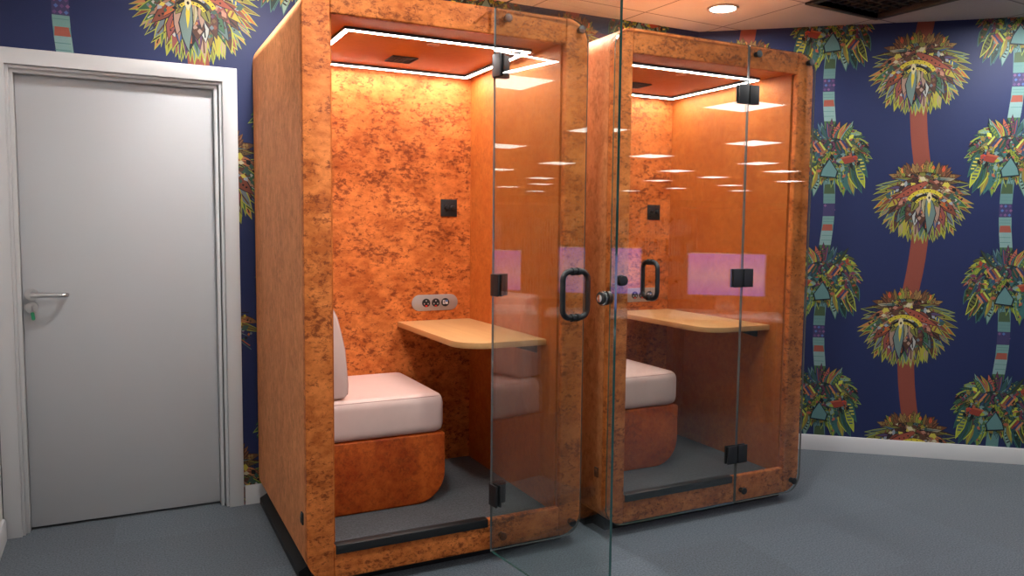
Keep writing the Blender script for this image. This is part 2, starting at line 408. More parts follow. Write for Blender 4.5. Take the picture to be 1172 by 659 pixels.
    # crest of little upright leaves with orange tips
    for i in range(20):
        x = -0.13 + 0.26*i/19; z0 = 0.165 - 1.9*x*x; h = r.uniform(0.035, 0.075)
        leaf(out, r, x*0.9, z0, x*1.18 + r.uniform(-.012,.012), z0 + h, 0.022, top + [(150,160,60),(90,120,70)])
        if i % 4 == 1: leaf(out, r, x, z0+0.02, x*1.05, z0+h*0.9, 0.018, [(214,92,54),(222,140,70)])
    return out
def green_crown():
    r = random.Random(40); out = []
    def fan(cx, cz, s, n, a0, a1, ln, w, edge=None):
        angs = [a0 + (a1-a0)*(i + r.uniform(-.35, .35))/(n-1) for i in range(n)]; r.shuffle(angs)
        for a in angs:
            k = s*(1 + r.uniform(-.09, .05)); x, z = cx + 0.225*k*math.cos(R(a)), cz + 0.215*k*math.sin(R(a))
            if -130 < a < -50: z += 0.05
            d = Vector((x*0.75, z-0.13)).normalized(); L_ = ln*r.uniform(.7, 1.25)
            leaf(out, r, x-d.x*L_, z-d.y*L_, x, z, w*r.uniform(.7, 1.35), GREEN_PAL, edge if r.random() < 0.45 else None)
    base = []
    for i in range(40):
        a = 2*math.pi*i/40; k = 1 + 0.07*math.sin(9*a) + 0.04*math.sin(17*a)
        base.append((0.185*k*math.cos(a), (0.17 if math.sin(a) > 0 else 0.13)*k*math.sin(a)))
    out.append((base, (34, 58, 60)))
    fan(0, 0, 1.0, 46, 50, -230, 0.09, 0.024, (150,168,66))
    fan(0, 0, 0.88, 44, 70, -250, 0.09, 0.028, (104,140,70))
    for sx in (-1, 1):     # drooping side lobes
        for i in range(11):
            x = sx*(0.07 + 0.0145*i); zb = -0.20 - 0.03*math.sin(i*1.7) + 0.010*max(0, i-6)**1.6*0.6
            leaf(out, r, x*0.75, zb+0.13, x, zb, 0.034, GREEN_PAL, (60,110,104) if i % 3 else (190,204,70))
    fan(0, 0.01, 0.72, 40, 80, -260, 0.08, 0.028)
    fan(0, 0.01, 0.58, 32, 80, -260, 0.08, 0.030)
    fan(0, 0.02, 0.42, 22, 80, -260, 0.08, 0.032)
    for i in range(150):
        a = r.uniform(-230, 50); s = r.uniform(0.1, 0.82); x, z = 0.22*s*math.cos(R(a)), 0.2*s*math.sin(R(a)) + 0.02
        q = r.uniform(0.005, 0.014); th = r.uniform(0, math.pi)
        out.append(([(x+q*math.cos(th+k*math.pi/2)*(1.6 if k % 2 else 1), z+q*math.sin(th+k*math.pi/2)*(1.6 if k % 2 else 1)) for k in range(4)],
                    r.choice(GREEN_PAL + [(198,76,56), (206,214,80), (120,60,90)])))
    fan(0, 0.05, 0.30, 12, 20, -200, 0.07, 0.028)
    # red block to the right, teal gable over the trunk, striped book-like blocks
    out.append(([(0.06,0.0),(0.12,0.015),(0.14,-0.025),(0.085,-0.04)], (150,64,50)))
    out.append(([(0.06,0.0),(0.12,0.015),(0.124,0.005),(0.063,-0.01)], (176,96,66)))
    out.append(([(-0.005,0.0),(0.05,-0.085),(0.04,-0.125),(-0.055,-0.115),(-0.045,-0.07)], (24,40,50)))
    out.append(([(-0.003,-0.012),(0.042,-0.082),(0.034,-0.117),(-0.048,-0.108),(-0.038,-0.07)], (98,140,140)))
    for k, (x, z, c) in enumerate(((-0.10, 0.08, (150,90,60)), (0.05, 0.10, (90,70,60)), (-0.15, -0.06, (150,70,56)))):
        for j in range(4):
            o = j*0.012
            out.append((quad_line(x+o, z+o*0.4, x+o+0.035, z-0.05+o*0.4, 0.010), [(200,130,90), (60,60,110), c, (190,200,90)][j]))
    for i in range(16):
        x = -0.11 + 0.22*i/15; z0 = 0.15 - 1.5*x*x
        leaf(out, r, x*0.6, z0-0.03, x*1.3 + r.uniform(-.02,.02), z0 + r.uniform(0.03, 0.085), 0.026, GREEN_PAL)
    return out
BC, GC = brown_crown(), green_crown()
TEAL = (98, 138, 136)
def wall_print(cols, zlo, zhi, dz, smin, smax):
    """list of (polygon in (s,z), colour) in paint order, clipped to the wall"""
    polys = []
    for kind, s0, par in cols:
        if kind == 'b':
            centres = [(s0 + (0.025 if (k + par) % 2 else -0.025), 2.295 + dz - 0.75*k, (k + par) % 2) for k in range(-1, 4)]
            for k in range(len(centres)-1):     # trunk from one crown down to the next
                (xa, za, fa), (xb, zb, fb) = centres[k], centres[k+1]
                xa2 = xa - 0.022*(1 if fa else -1)*(-1); n = 6; off = 0.03*(1 if fa else -1)
                L_, R_ = [], []
                for i in range(n+1):
                    t = i/n; x = xa + (xb-xa)*t - off*0.0 + 0.012*math.sin(math.pi*t)*(1 if fa else -1); z = za - 0.1 + (zb + 0.15 - za + 0.1)*t
                    L_.append((x-0.046, z)); R_.append((x+0.046, z))
                for i in range(n): polys.append(([L_[i], L_[i+1], R_[i+1], R_[i]], (140, 72, 58)))
            for x, z, f in centres:
                for j, (p, c) in enumerate(BC): polys.append(([(x + (q[0] if f else -q[0]), z + q[1]) for q in p], c, 20 + j))
        else:
            centres = [(s0 + (0.008 if (k + par) % 2 else -0.008), 2.545 + dz - 0.745*k, (k + par) % 2) for k in range(-1, 5)]
            for k in range(len(centres)-1):
                (xa, za, fa), (xb, zb, fb) = centres[k], centres[k+1]
                top, bot = za - 0.11, zb + 0.15
                segs = [(0.0, 0.10, (98,140,140)), (0.10, 0.22, (70,92,64)), (0.22, 0.34, TEAL), (0.34, 0.50, (64,60,100)), (0.50, 0.60, (112,152,148)),
                        (0.60, 0.68, (156,84,70)), (0.68, 0.86, (130,164,162)), (0.86, 1.0, (74,110,70))]
                def cx(t): return xa + (xb-xa)*t + 0.014*math.sin(math.pi*t)*(1 if fa else -1)
                for t0, t1, c in segs:
                    za_, zb_ = top + (bot-top)*t0, top + (bot-top)*t1
                    polys.append(([(cx(t0)-.033, za_), (cx(t1)-.033, zb_), (cx(t1)+.033, zb_), (cx(t0)+.033, za_)], TEAL if c in ((70,92,64), (156,84,70)) else c))
                    if c in ((70,92,64), (156,84,70)):
                        polys.append(([(cx(t0)-.026, za_), (cx(t1)-.031, zb_), (cx(t1)+.031, zb_), (cx(t0)+.026, za_)], c))
                    if c == (64,60,100):   # purple scales
                        for i in range(3):
                            for j in range(3):
                                x = cx((t0+t1)/2) - .022 + .022*j + (.006 if i % 2 else 0); z = za_ + (zb_-za_)*(i+.5)/3; q = .009
                                polys.append(([(x-q, z), (x, z-q), (x+q, z), (x, z+q)], [(124,86,130), (80,110,170), (96,70,120)][(i+j) % 3]))
                    if c in (TEAL, (130,164,162), (112,152,148)):
                        for i in range(1, 3):
                            z = za_ + (zb_-za_)*i/3; polys.append(([(cx(t0)-.03, z-.0015), (cx(t0)+.03, z-.0015), (cx(t0)+.03, z+.0015), (cx(t0)-.03, z+.0015)], (88,128,130)))
            for x, z, f in centres:
                for j, (p, c) in enumerate(GC): polys.append(([(x + (q[0] if f else -q[0]), z + q[1]) for q in p], c, 20 + j))
    # clip to wall rectangle
    def clip(p, ax, lim, keep_less):
        o = []
        for i in range(len(p)):
            a, b = p[i-1], p[i]; ia = (a[ax] <= lim) == keep_less; ib = (b[ax] <= lim) == keep_less
            if ia != ib:
                t = (lim - a[ax])/(b[ax]-a[ax]); o.append((a[0] + (b[0]-a[0])*t, a[1] + (b[1]-a[1])*t))
            if ib: o.append(b)
        return o
    res = []
    for e in polys:
        p, c = e[0], e[1]; lay = e[2] if len(e) > 2 else 1 + len(res) % 18
        if not p: continue
        if max(q[1] for q in p) <= zlo or min(q[1] for q in p) >= zhi or max(q[0] for q in p) <= smin or min(q[0] for q in p) >= smax: continue
        for ax, lim, less in ((1, zlo, False), (1, zhi, True), (0, smin, False), (0, smax, True)):
            p = clip(p, ax, lim, less)
            if len(p) < 3: break
        if len(p) >= 3: res.append((p, c, lay))
    return res
def paper_wall(name, origin, direc, normal, base_polys, prints, keep=lambda p: True):
    """wall mesh: base polygons in (s,z) + printed motifs a hair in front, one mesh"""
    O, V, Nn = Vector(origin), Vector(direc), Vector(normal)
    verts, faces, cols = [], [], []
    def add(p, c, h):
        b = len(verts)
        for q in p: verts.append(O + V*q[0] + Vector((0, 0, q[1])) + Nn*h)
        f = list(range(b, b+len(p)))
        a = sum(p[i-1][0]*p[i][1] - p[i][0]*p[i-1][1] for i in range(len(p)))
        if (V.cross(Vector((0, 0, 1))).dot(Nn) < 0) == (a > 0): f.reverse()
        faces.append(f); cols.append(c)
    for p in base_polys: add(p, NAVY, 0)
    for p, c, lay in prints:
        if keep(p): add(p, c, 2e-5 + 4e-6*lay)
    me = bpy.data.meshes.new(name); me.from_pydata([tuple(v) for v in verts], [], faces)
    ca = me.color_attributes.new('print', 'FLOAT_COLOR', 'CORNER')
    i = 0
    for f, c in zip(me.polygons, cols):
        cc = tuple(0.80*k for k in rgb(*c)[:3]) + (1.0,)
        for _ in range(f.loop_total): ca.data[i].color = cc; i += 1
    me.materials.append(M['paper'])
    o = bpy.data.objects.new(name, me); C.objects.link(o); return o

# ------------------------------------------------------------------ the room
YW = 1.1065                                # back wall plane
XL = -1.06                                 # left wall plane
CRN = Vector((2.666, YW, 0))               # back/right corner
RV = Vector((0.7655, -0.6434, 0)); RN = Vector((-0.6434, -0.7655, 0))   # right wall direction and inward normal
YF = -28.0
RLEN = 36.0
REND = CRN + RV*RLEN

# back wall with the doorway cut out
DX0, DX1, DZ = -0.992, -0.135, 2.022
pr = wall_print([('g', -0.765, 0), ('b', -0.215, 0), ('g', 0.225, 1), ('b', 0.775, 1), ('g', 1.215, 0), ('b', 1.765, 0), ('g', 2.205, 1)], 0.0, ZC, 0.05, XL, CRN.x)
def not_door(p):
    cx = sum(q[0] for q in p)/len(p); cz = sum(q[1] for q in p)/len(p)
    return all(q[1] > DZ or q[0] > DX1 or q[0] < DX0 for q in p)
base = [[(XL, 0), (DX0, 0), (DX0, DZ), (XL, DZ)], [(DX1, 0), (CRN.x, 0), (CRN.x, DZ), (DX1, DZ)], [(XL, DZ), (CRN.x, DZ), (CRN.x, ZC), (XL, ZC)]]
o = paper_wall('wall_back', (0, YW, 0), (1, 0, 0), (0, -1, 0), base, pr, not_door)
structure(o, 'navy wall papered with colourful palm trees behind the booths and around the white door', 'wall')
# right wall
pr = wall_print([('b', 0.30, 0), ('g', 0.785, 0), ('b', 1.292, 0), ('g', 1.775, 1), ('b', 2.28, 0), ('g', 2.765, 0), ('b', 3.27, 0)], 0.0, ZC, 0.0, 0.0, 3.6)
o = paper_wall('wall_right', CRN, RV, RN, [[(0, 0), (RLEN, 0), (RLEN, ZC), (0, ZC)]], pr)
structure(o, 'navy palm tree wallpaper on the angled wall right of the booths', 'wall')

def plain_wall(name, a, b, label):
    bm = bmesh.new(); A, B = Vector(a), Vector(b)
    vs = [bm.verts.new(A), bm.verts.new(B), bm.verts.new(B + Vector((0,0,ZC))), bm.verts.new(A + Vector((0,0,ZC)))]
    bm.faces.new(vs); o = finish(bm, name, M['wall_plain']); structure(o, label, 'wall'); return o
plain_wall('wall_left', (XL, YF, 0), (XL, YW, 0), 'plain white wall at the left edge beside the door')
plain_wall('wall_front', (XL, YF, 0), (REND.x, YF, 0), 'plain white wall at the far end of the library')
plain_wall('wall_far', (REND.x, YF, 0), (REND.x, REND.y, 0), 'short white wall closing the far corner of the library')

bm = bmesh.new()
vs = [bm.verts.new(p) for p in ((XL, YF, 0), (REND.x, YF, 0), (REND.x, REND.y, 0), (CRN.x, YW, 0), (CRN.x, YW+0.16, 0), (XL, YW+0.16, 0))]
bm.faces.new(vs)
structure(finish(bm, 'floor', M['carpet']), 'slate blue carpet tile floor', 'floor')

# ceiling in grid space, with one tile left open for the black vent
ceil = bpy.data.meshes.new('ceiling'); v, f = [], []
def rect(u0, u1, w0, w1):
    b = len(v); v.extend([(u0, w0, 0), (u0, w1, 0), (u1, w1, 0), (u1, w0, 0)]); f.append((b, b+1, b+2, b+3))
A0, A1, B0, B1 = 0.6, 1.2, -1.2, -0.6
rect(-6, A0, -34, 4); rect(A1, 34, -34, 4); rect(A0, A1, -34, B0); rect(A0, A1, B1, 4)
ceil.from_pydata(v, [], f); ceil.materials.append(M['ceiling'])
o = bpy.data.objects.new('ceiling', ceil); C.objects.link(o)
o.location = (GX, GY, ZC); o.rotation_euler = (0, 0, GA)
structure(o, 'white suspended tile ceiling', 'ceiling')
def grid(u, w, z=0): 
    c, s = math.cos(GA), math.sin(GA); return (GX + c*u - s*w, GY + s*u + c*w, ZC + z)

# baseboards
def skirting(name, a, b, n, label, h=0.094, t=0.014):
    A, B, Nn = Vector(a), Vector(b), Vector(n); bm = bmesh.new()
    pts = [(0,0),(t,0),(t,h-0.012),(t-0.005,h),(0,h)]
    v0 = [bm.verts.new(A + Nn*p[0] + Vector((0,0,p[1]))) for p in pts]; v1 = [bm.verts.new(B + Nn*p[0] + Vector((0,0,p[1]))) for p in pts]
    bm.faces.new(v0); bm.faces.new(list(reversed(v1)))
    for i in range(5): bm.faces.new((v0[i], v1[i], v1[(i+1) % 5], v0[(i+1) % 5]))
    structure(finish(bm, name, M['trim_paint'], bevel=0.0), label, 'baseboard')
skirting('baseboard_back', (-0.064, YW, 0), (CRN.x-0.005, YW, 0), (0,-1,0), 'white skirting board along the wall between door and left booth')
skirting('baseboard_right', CRN + RV*0.006, CRN + RV*10, RN, 'white skirting board under the palm wallpaper at right')
skirting('baseboard_left', (XL, -20, 0), (XL, YW-0.025, 0), (1,0,0), 'white skirting board at the left picture edge')

# door frame and door
def ushape(bm, xa, xb, zt, w, y0, y1):
    pts = [(xa-w, 0), (xa, 0), (xa, zt), (xb, zt), (xb, 0), (xb+w, 0), (xb+w, zt+w), (xa-w, zt+w)]
    prism(bm, pts, y0, y1, 'y')
tr = empty('trim_1', (-0.566, YW, 0)); structure(tr, 'white door frame around the grey-white door', 'door frame')
def rel(o, root): o.location = -root.location; return o
bm = bmesh.new(); ushape(bm, -0.990, -0.137, 2.020, 0.066, YW-0.018, YW); rel(finish(bm, 'architrave', M['trim_paint'], tr, bevel=0.003), tr)
bm = bmesh.new(); ushape(bm, -0.979, -0.150, 2.007, 0.013, YW, YW+0.15); rel(finish(bm, 'door_lining', M['trim_paint'], tr, bevel=0.002), tr)
bm = bmesh.new(); ushape(bm, -0.964, -0.170, 1.992, 0.015, YW+0.022, YW+0.15); rel(finish(bm, 'door_stop', M['trim_paint'], tr, bevel=0.002), tr)
YD = 1.165
dr = empty('door_1', (-0.567, YD, 0)); structure(dr, 'plain grey-white flush door with steel lever handle', 'door')
bm = bmesh.new(); box(bm, -0.962, -0.172, YD, YD+0.044, 0.012, 1.990); rel(finish(bm, 'door_leaf', M['door_paint'], dr, bevel=0.0015), dr)
bm = bmesh.new()
cyl(bm, (-0.927, YD-0.009, 1.050), 'y', 0.026, 0.009, 32)
cyl(bm, (-0.927, YD-0.045, 1.050), 'y', 0.011, 0.040, 20)
pts = [(-0.927, YD-0.045, 1.050)] + [(-0.927 + 0.012 + 0.105*t, YD-0.049, 1.050 - 0.004*t) for t in (0, .25, .5, .75, 1)] 
for k in range(1, 6):
    a = R(18*k); pts.append((-0.810 + 0.016*math.sin(a), YD-0.049 + 0.016*(1-math.cos(a)), 1.046))
pts.append((-0.794, YD-0.018, 1.046))
tube(bm, pts, 0.0095, 16)
lv = rel(finish(bm, 'lever_handle', M['satin'], dr), dr); lv['label'] = 'satin steel lever handle'
bm = bmesh.new()
cyl(bm, (-0.929, YD-0.008, 0.993), 'y', 0.025, 0.008, 32); cyl(bm, (-0.929, YD-0.014, 0.997), 'y', 0.0085, 0.008, 20)
box(bm, -0.933, -0.925, YD-0.013, YD-0.006, 0.978, 0.994)
lk = rel(finish(bm, 'lock_escutcheon', M['satin'], dr), dr); lk['label'] = 'round steel lock plate'
ky = empty('key', (-0.929, YD-0.014, 0.997)); tag(ky, 'small key with a green plastic head hanging in the white door lock', 'key')
bm = bmesh.new(); box(bm, -0.0012, 0.0012, -0.012, 0.0, -0.004, 0.004); tube(bm, [(0, -0.012, 0), (0.0005, -0.014, -0.012), (0.002, -0.013, -0.026)], 0.0022, 8)
finish(bm, 'key_blade', M['satin'], ky)
bm = bmesh.new(); prism(bm, outline(-0.007, 0.007, -0.058, -0.022, (0.006,)*4, 5), -0.0155, -0.0115, 'y')
kh = finish(bm, 'key_head', M['green'], ky, bevel=0.001); kh.rotation_euler = (0, R(-7), 0)

# ------------------------------------------------------------------ the booths
W, H, ZB, FW, FR, HH, HS, D = 1.166, 2.212, 0.049, 0.099, 0.103, 0.103, 0.175, 1.089
ZF, ZI, YB = 0.145, 2.119, 0.945           # booth floor, booth ceiling, inner back wall
RC, FT = 0.095, 0.032                      # outer corner radius, front frame thickness
XI0, XI1 = FW + 0.002, W - FR + 0.003      # inner side walls
HX = 0.732                                 # hinge line
def make_booth(x, y, door_deg, label):
    T = empty('phone_booth', (x, y, 0)); tag(T, label, 'phone booth', 'orange velvet phone booths')
    # --- shell: rounded sleeve with its back
    bm = bmesh.new()
    out = outline(0, W, ZB, H, (RC,)*4, 12); n = len(out)
    inn = [(XI0, ZF-0.03), (XI1, ZF-0.03), (XI1, ZI+0.02), (XI0, ZI+0.02)]
    a = [bm.verts.new((p[0], FT+0.001, p[1])) for p in out]; b = [bm.verts.new((p[0], D, p[1])) for p in out]
    for i in range(n): bm.faces.new((a[i], a[(i+1) % n], b[(i+1) % n], b[i]))
    bm.faces.new(list(reversed(b)))
    c = [bm.verts.new((p[0], FT+0.001, p[1])) for p in inn]; d = [bm.verts.new((p[0], YB+0.02, p[1])) for p in inn]
    for i in range(4): bm.faces.new((c[i], d[i], d[(i+1) % 4], c[(i+1) % 4]))
    bm.faces.new(d)
    m = len(out)//4                        # front annulus in four pieces
    for k in range(4):
        arc = [a[(k*m + i) % n] for i in range(m)] + [a[((k+1)*m) % n]]
        bm.faces.new(arc[:m] + [c[k]]); bm.faces.new((a[k*m + m - 1], a[((k+1)*m) % n], c[(k+1) % 4], c[k]))
    sh = finish(bm, 'shell', M['velvet_side'], T, ang=40); sh['label'] = 'smooth orange velvet outer shell'
    # --- front frame: two posts, header, sill
    g = 0.0008
    bm = bmesh.new(); prism(bm, outline(0, FW-g, ZB, H, (RC,0,0,RC), 12), 0, FT, 'y'); finish(bm, 'frame_post', M['velvet'], T, bevel=0.007, seg=3)
    bm = bmesh.new(); prism(bm, outline(W-FR+g, W, ZB, H, (0,RC,RC,0), 12), 0, FT, 'y'); finish(bm, 'frame_post', M['velvet'], T, bevel=0.007, seg=3)
    bm = bmesh.new(); box(bm, FW+g, W-FR-g, 0.001, FT, H-HH, H-0.001); finish(bm, 'frame_header', M['velvet'], T, bevel=0.006, seg=3)
    bm = bmesh.new(); box(bm, FW+g, W-FR-g, 0.001, FT, ZB+0.001, HS); finish(bm, 'frame_sill', M['velvet'], T, bevel=0.006, seg=3)
    # --- lining panels
    bm = bmesh.new(); box(bm, XI0+0.001, XI1-0.001, YB, YB+0.019, ZF-0.025, ZI+0.015); finish(bm, 'back_panel', M['velvet'], T)
    bm = bmesh.new(); box(bm, XI1-0.010, XI1-0.0005, FT+0.002, YB-0.0005, ZF-0.025, ZI+0.015); finish(bm, 'side_panel', M['velvet_inner'], T)
    bm = bmesh.new(); box(bm, XI0+0.0005, XI0+0.010, FT+0.002, YB-0.0005, ZF-0.025, ZI+0.015); finish(bm, 'side_panel', M['velvet_inner'], T)
    bm = bmesh.new(); box(bm, XI0+0.0105, XI1-0.0105, FT+0.002, YB-0.0005, ZI, ZI+0.016); finish(bm, 'ceiling_panel', M['velvet_ceiling'], T)
    bm = bmesh.new(); box(bm, XI0+0.0105, XI1-0.0105, FT+0.002, YB-0.0005, ZF-0.025, ZF); finish(bm, 'booth_floor', M['pod_carpet'], T)
    bm = bmesh.new(); box(bm, 0.05, W-0.05, 0.075, D-0.03, 0.0, ZB+0.004)
    prism(bm, [(0.002, 0.0), (0.06, 0.0), (0.06, ZB+0.004), (0.045, ZB+0.004), (0.002, 0.028)], 0.17, D-0.004, 'y')
    finish(bm, 'plinth', M['black_matt'], T)
    # --- threshold strip across the doorway
    bm = bmesh.new(); prism(bm, [(-0.007, 0.147), (0.006, 0.147), (0.006, 0.178), (0.028, 0.178), (0.028, 0.183), (-0.007, 0.180)], XI0+0.004, HX-0.006, 'x')
    th = finish(bm, 'threshold_strip', M['black'], T, bevel=0.002); th['label'] = 'black rubber-edged threshold strip'
    # --- bench
    bm = bmesh.new(); prism(bm, outline(XI0+0.0105, 0.687, ZF+0.001, 0.456, (0,0.135,0.012,0), 12), 0.362, YB-0.001, 'y')
    finish(bm, 'bench_base', M['velvet_bench'], T, bevel=0.009, seg=3)
    bm = bmesh.new(); box(bm, XI0+0.011, 0.683, 0.356, YB-0.001, 0.457, 0.632)
    es = [e for e in bm.edges if all(v.co.x > 0.6 or v.co.y < 0.5 or v.co.z > 0.6 for v in e.verts)]
    bmesh.ops.bevel(bm, geom=es, offset=0.042, segments=7, profile=0.55, affect='EDGES')
    for v in bm.verts:
        if v.co.z > 0.62:    # slight crown on the upholstery
            v.co.z += 0.010*max(0, 1 - ((v.co.x-0.4)/0.3)**2)*max(0, 1 - ((v.co.y-0.65)/0.3)**2)
    sc = finish(bm, 'seat_cushion', M['leather'], T, ang=50); sc['label'] = 'pale pink leather seat cushion'
    bm = bmesh.new(); tube(bm, [(XI0+0.03, 0.366, 0.6215), (0.625, 0.366, 0.6215), (0.655, 0.370, 0.620), (0.669, 0.385, 0.620), (0.673, 0.415, 0.6215), (0.673, 0.90, 0.6215)], 0.0014, 8)
    finish(bm, 'piping', M['leather_seam'], sc)
    bm = bmesh.new()
    prof = [(XI0+0.011, 0.640), (0.242, 0.640), (0.256, 0.656), (0.258, 0.70), (0.254, 0.76), (0.246, 0.85), (0.228, 0.93), (0.214, 0.985), (0.198, 1.018), (0.172, 1.032), (0.14, 1.035), (XI0+0.011, 1.035)]
    prism(bm, prof, 0.385, YB-0.001, 'y')
    bc = finish(bm, 'back_cushion', M['leather'], T, bevel=0.014, seg=4, ang=50); bc['label'] = 'pale pink leather back cushion'
    bm = bmesh.new(); tube(bm, [(p[0]+0.0005, 0.3935, p[1]) for p in prof[2:9]], 0.002, 8); finish(bm, 'piping', M['leather_seam'], bc)
    # --- desk
    bm = bmesh.new()
    pts = [(XI1-0.0105, 0.118), (XI1-0.0105, YB-0.001), (0.660, YB-0.001)]
    for i in range(11):
        a = R(180 + 9*i); pts.append((0.660 + 0.13 + 0.13*math.cos(a), 0.118 + 0.13 + 0.13*math.sin(a)))
    prism(bm, pts, 0.857, 0.883, 'z'); finish(bm, 'desk_top', M['wood'], T, bevel=0.002)
    for by in (0.20, 0.78):
        bm = bmesh.new(); prism(bm, [(0.93, 0.857), (0.93, 0.848), (XI1-0.0185, 0.812), (XI1-0.0105, 0.812), (XI1-0.0105, 0.857)], by, by+0.02, 'y'); finish(bm, 'desk_bracket', M['black_matt'], T)
    # --- power panel
    bm = bmesh.new(); prism(bm, outline(0.735, 0.985, 0.932, 1.014, (0.0405,)*4, 10), YB-0.006, YB, 'y')
    pp = finish(bm, 'power_panel', M['grey_plate'], T, bevel=0.0015); pp['label'] = 'grey pill-shaped power panel'
    for k, sx in enumerate((0.8105, 0.8628, 0.915)):
        bm = bmesh.new(); cyl(bm, (sx, YB-0.0085, 0.973), 'y', 0.0215, 0.003, 28)
        if k < 2:
            for dx, dz in ((0, .010), (-.010, -.005), (.010, -.005)): box(bm, sx+dx-.0016, sx+dx+.0016, YB-0.0095, YB-0.0085, .973+dz-.003, .973+dz+.003, 1)
            box(bm, sx-.0055, sx+.0055, YB-0.0105, YB-0.0085, .9535, .9605, 2)
        else:
            box(bm, sx-.0135, sx-.0015, YB-0.0095, YB-0.0085, .964, .984, 1); box(bm, sx-.0095, sx-.0055, YB-0.0100, YB-0.0093, .969, .981, 0)
            box(bm, sx+.0015, sx+.0135, YB-0.0095, YB-0.0085, .964, .975, 1); box(bm, sx+.0015, sx+.0135, YB-0.0095, YB-0.0085, .976, .985, 3)
        finish(bm, 'power_socket', [M['black_matt'], M['white_plastic'], M['red'], M['socket_blue']], pp)
    # --- dimmer switch
    bm = bmesh.new(); box(bm, 0.890, 0.978, YB-0.009, YB, 1.413, 1.501)
    sw = finish(bm, 'dimmer_plate', M['black_matt'], T, bevel=0.002); sw['label'] = 'square black dimmer switch plate'
    for sx in (0.918, 0.951):
        bm = bmesh.new(); cyl(bm, (sx, YB-0.027, 1.459), 'y', 0.0105, 0.018, 24, r2=0.012); finish(bm, 'dimmer_knob', M['black'], sw, bevel=0.0012)
    # --- ceiling: light ring, vent, sensor
    lx0, lx1, ly0, ly1, lw = 0.213, 0.996, 0.205, 0.872, 0.0080
    def frame(bm, e, z0, z1):
        for (xa, xb, ya, yb) in ((lx0-e, lx1+e, ly0-e, ly0+e), (lx0-e, lx1+e, ly1-e, ly1+e), (lx0-e, lx0+e, ly0+e, ly1-e), (lx1-e, lx1+e, ly0+e, ly1-e)):
            box(bm, xa, xb, ya, yb, z0, z1)
    bm = bmesh.new(); frame(bm, lw+0.0035, ZI-0.012, ZI); hs = finish(bm, 'light_channel', M['dark_grey'], T)
    bm = bmesh.new(); frame(bm, lw, ZI-0.0135, ZI-0.0115); ls = finish(bm, 'light_strip', M['led'], hs); ls['label'] = 'glowing white light strip'
    bm = bmesh.new()
    box(bm, 0.525, 0.645, 0.600, 0.606, ZI-0.006, ZI); box(bm, 0.525, 0.645, 0.714, 0.720, ZI-0.006, ZI)
    box(bm, 0.525, 0.531, 0.606, 0.714, ZI-0.006, ZI); box(bm, 0.639, 0.645, 0.606, 0.714, ZI-0.006, ZI)
    for k in range(5):
        box(bm, 0.531, 0.639, 0.618+0.02*k, 0.624+0.02*k, ZI-0.005, ZI-0.001); box(bm, 0.543+0.02*k, 0.548+0.02*k, 0.606, 0.714, ZI-0.004, ZI-0.001)
    box(bm, 0.531, 0.639, 0.606, 0.714, ZI-0.0008, ZI)
    finish(bm, 'air_vent', M['black_matt'], T)
    bm = bmesh.new(); ring(bm, (0.605, 0.310, ZI-0.005), 'z', 0.020, 0.026, 0.005); cyl(bm, (0.605, 0.310, ZI-0.003), 'z', 0.020, 0.003, 24)
    finish(bm, 'motion_sensor', simple_sensor, T)
    # --- small black push switch low on the outer left side
    bm = bmesh.new(); box(bm, -0.006, 0.0, 0.055, 0.082, 0.256, 0.300); box(bm, -0.009, -0.006, 0.060, 0.078, 0.262, 0.283)
    box(bm, -0.0085, -0.006, 0.060, 0.076, 0.286, 0.296, 1)
    finish(bm, 'side_switch', [M['black'], M['chrome']], T, bevel=0.001)
    # --- fixed glass panel
    bm = bmesh.new(); prism(bm, outline(HX+0.003, W-0.010, ZB+0.004, H-0.006, (0.008,RC-0.008,RC-0.008,0.008), 10), -0.022, -0.012, 'y', 0, 1)
    gp = finish(bm, 'glass_panel', [M['glass'], M['pane_edge']], T); gp['label'] = 'fixed clear glass panel'
    for sx, sz in ((0.787, 2.172), (1.122, 2.168), (0.785, 0.105), (1.115, 0.108)):
        bm = bmesh.new(); cyl(bm, (sx, -0.0285, sz), 'y', 0.0165, 0.0065, 24); cyl(bm, (sx, -0.012, sz), 'y', 0.0125, 0.012, 20)
        finish(bm, 'glass_standoff', M['black'], gp, bevel=0.001)
    hz = (1.983, 1.136, 0.292)
    for z in hz:
        bm = bmesh.new(); box(bm, HX+0.004, HX+0.060, -0.030, -0.0222, z-0.043, z+0.043); box(bm, HX+0.004, HX+0.060, -0.0118, -0.004, z-0.043, z+0.043)
        finish(bm, 'hinge_plate', M['black'], gp, bevel=0.0015)
    # --- hinged glass door
    bm = bmesh.new(); prism(bm, outline(-0.738, -0.003, ZB+0.004, H-0.006, (RC-0.008,0.008,0.008,RC-0.008), 10), -0.005, 0.005, 'y', 0, 1)
    for fc in bm.faces:
        if fc.material_index == 1 and fc.calc_center_median().x > -0.02: fc.material_index = 2
    gd = finish(bm, 'glass_door', [M['glass'], M['glass_edge'], M['pane_edge']], T, loc=(HX, -0.017, 0)); gd.rotation_euler = (0, 0, R(door_deg))
    gd['label'] = 'clear glass door swung wide open' if door_deg > 10 else 'closed clear glass door'
    for z in hz:
        bm = bmesh.new(); box(bm, -0.060, -0.003, -0.013, -0.0052, z-0.043, z+0.043); box(bm, -0.060, -0.003, 0.0052, 0.013, z-0.043, z+0.043)
        cyl(bm, (0.001, 0.0, z-0.043), 'z', 0.0075, 0.086, 16)
        finish(bm, 'hinge_plate', M['black'], gd, bevel=0.0015)
    bm = bmesh.new(); loop = outline(-0.053, 0.053, 1.060, 1.217, (0.030,)*4, 8)
    tube(bm, [(-0.530, p[0], p[1]) for p in loop], 0.0100, 16, closed=True)
    for z in (1.060, 1.217):
        for yy in (-0.0165, 0.0065): cyl(bm, (-0.530, yy, z), 'y', 0.0135, 0.010, 20)
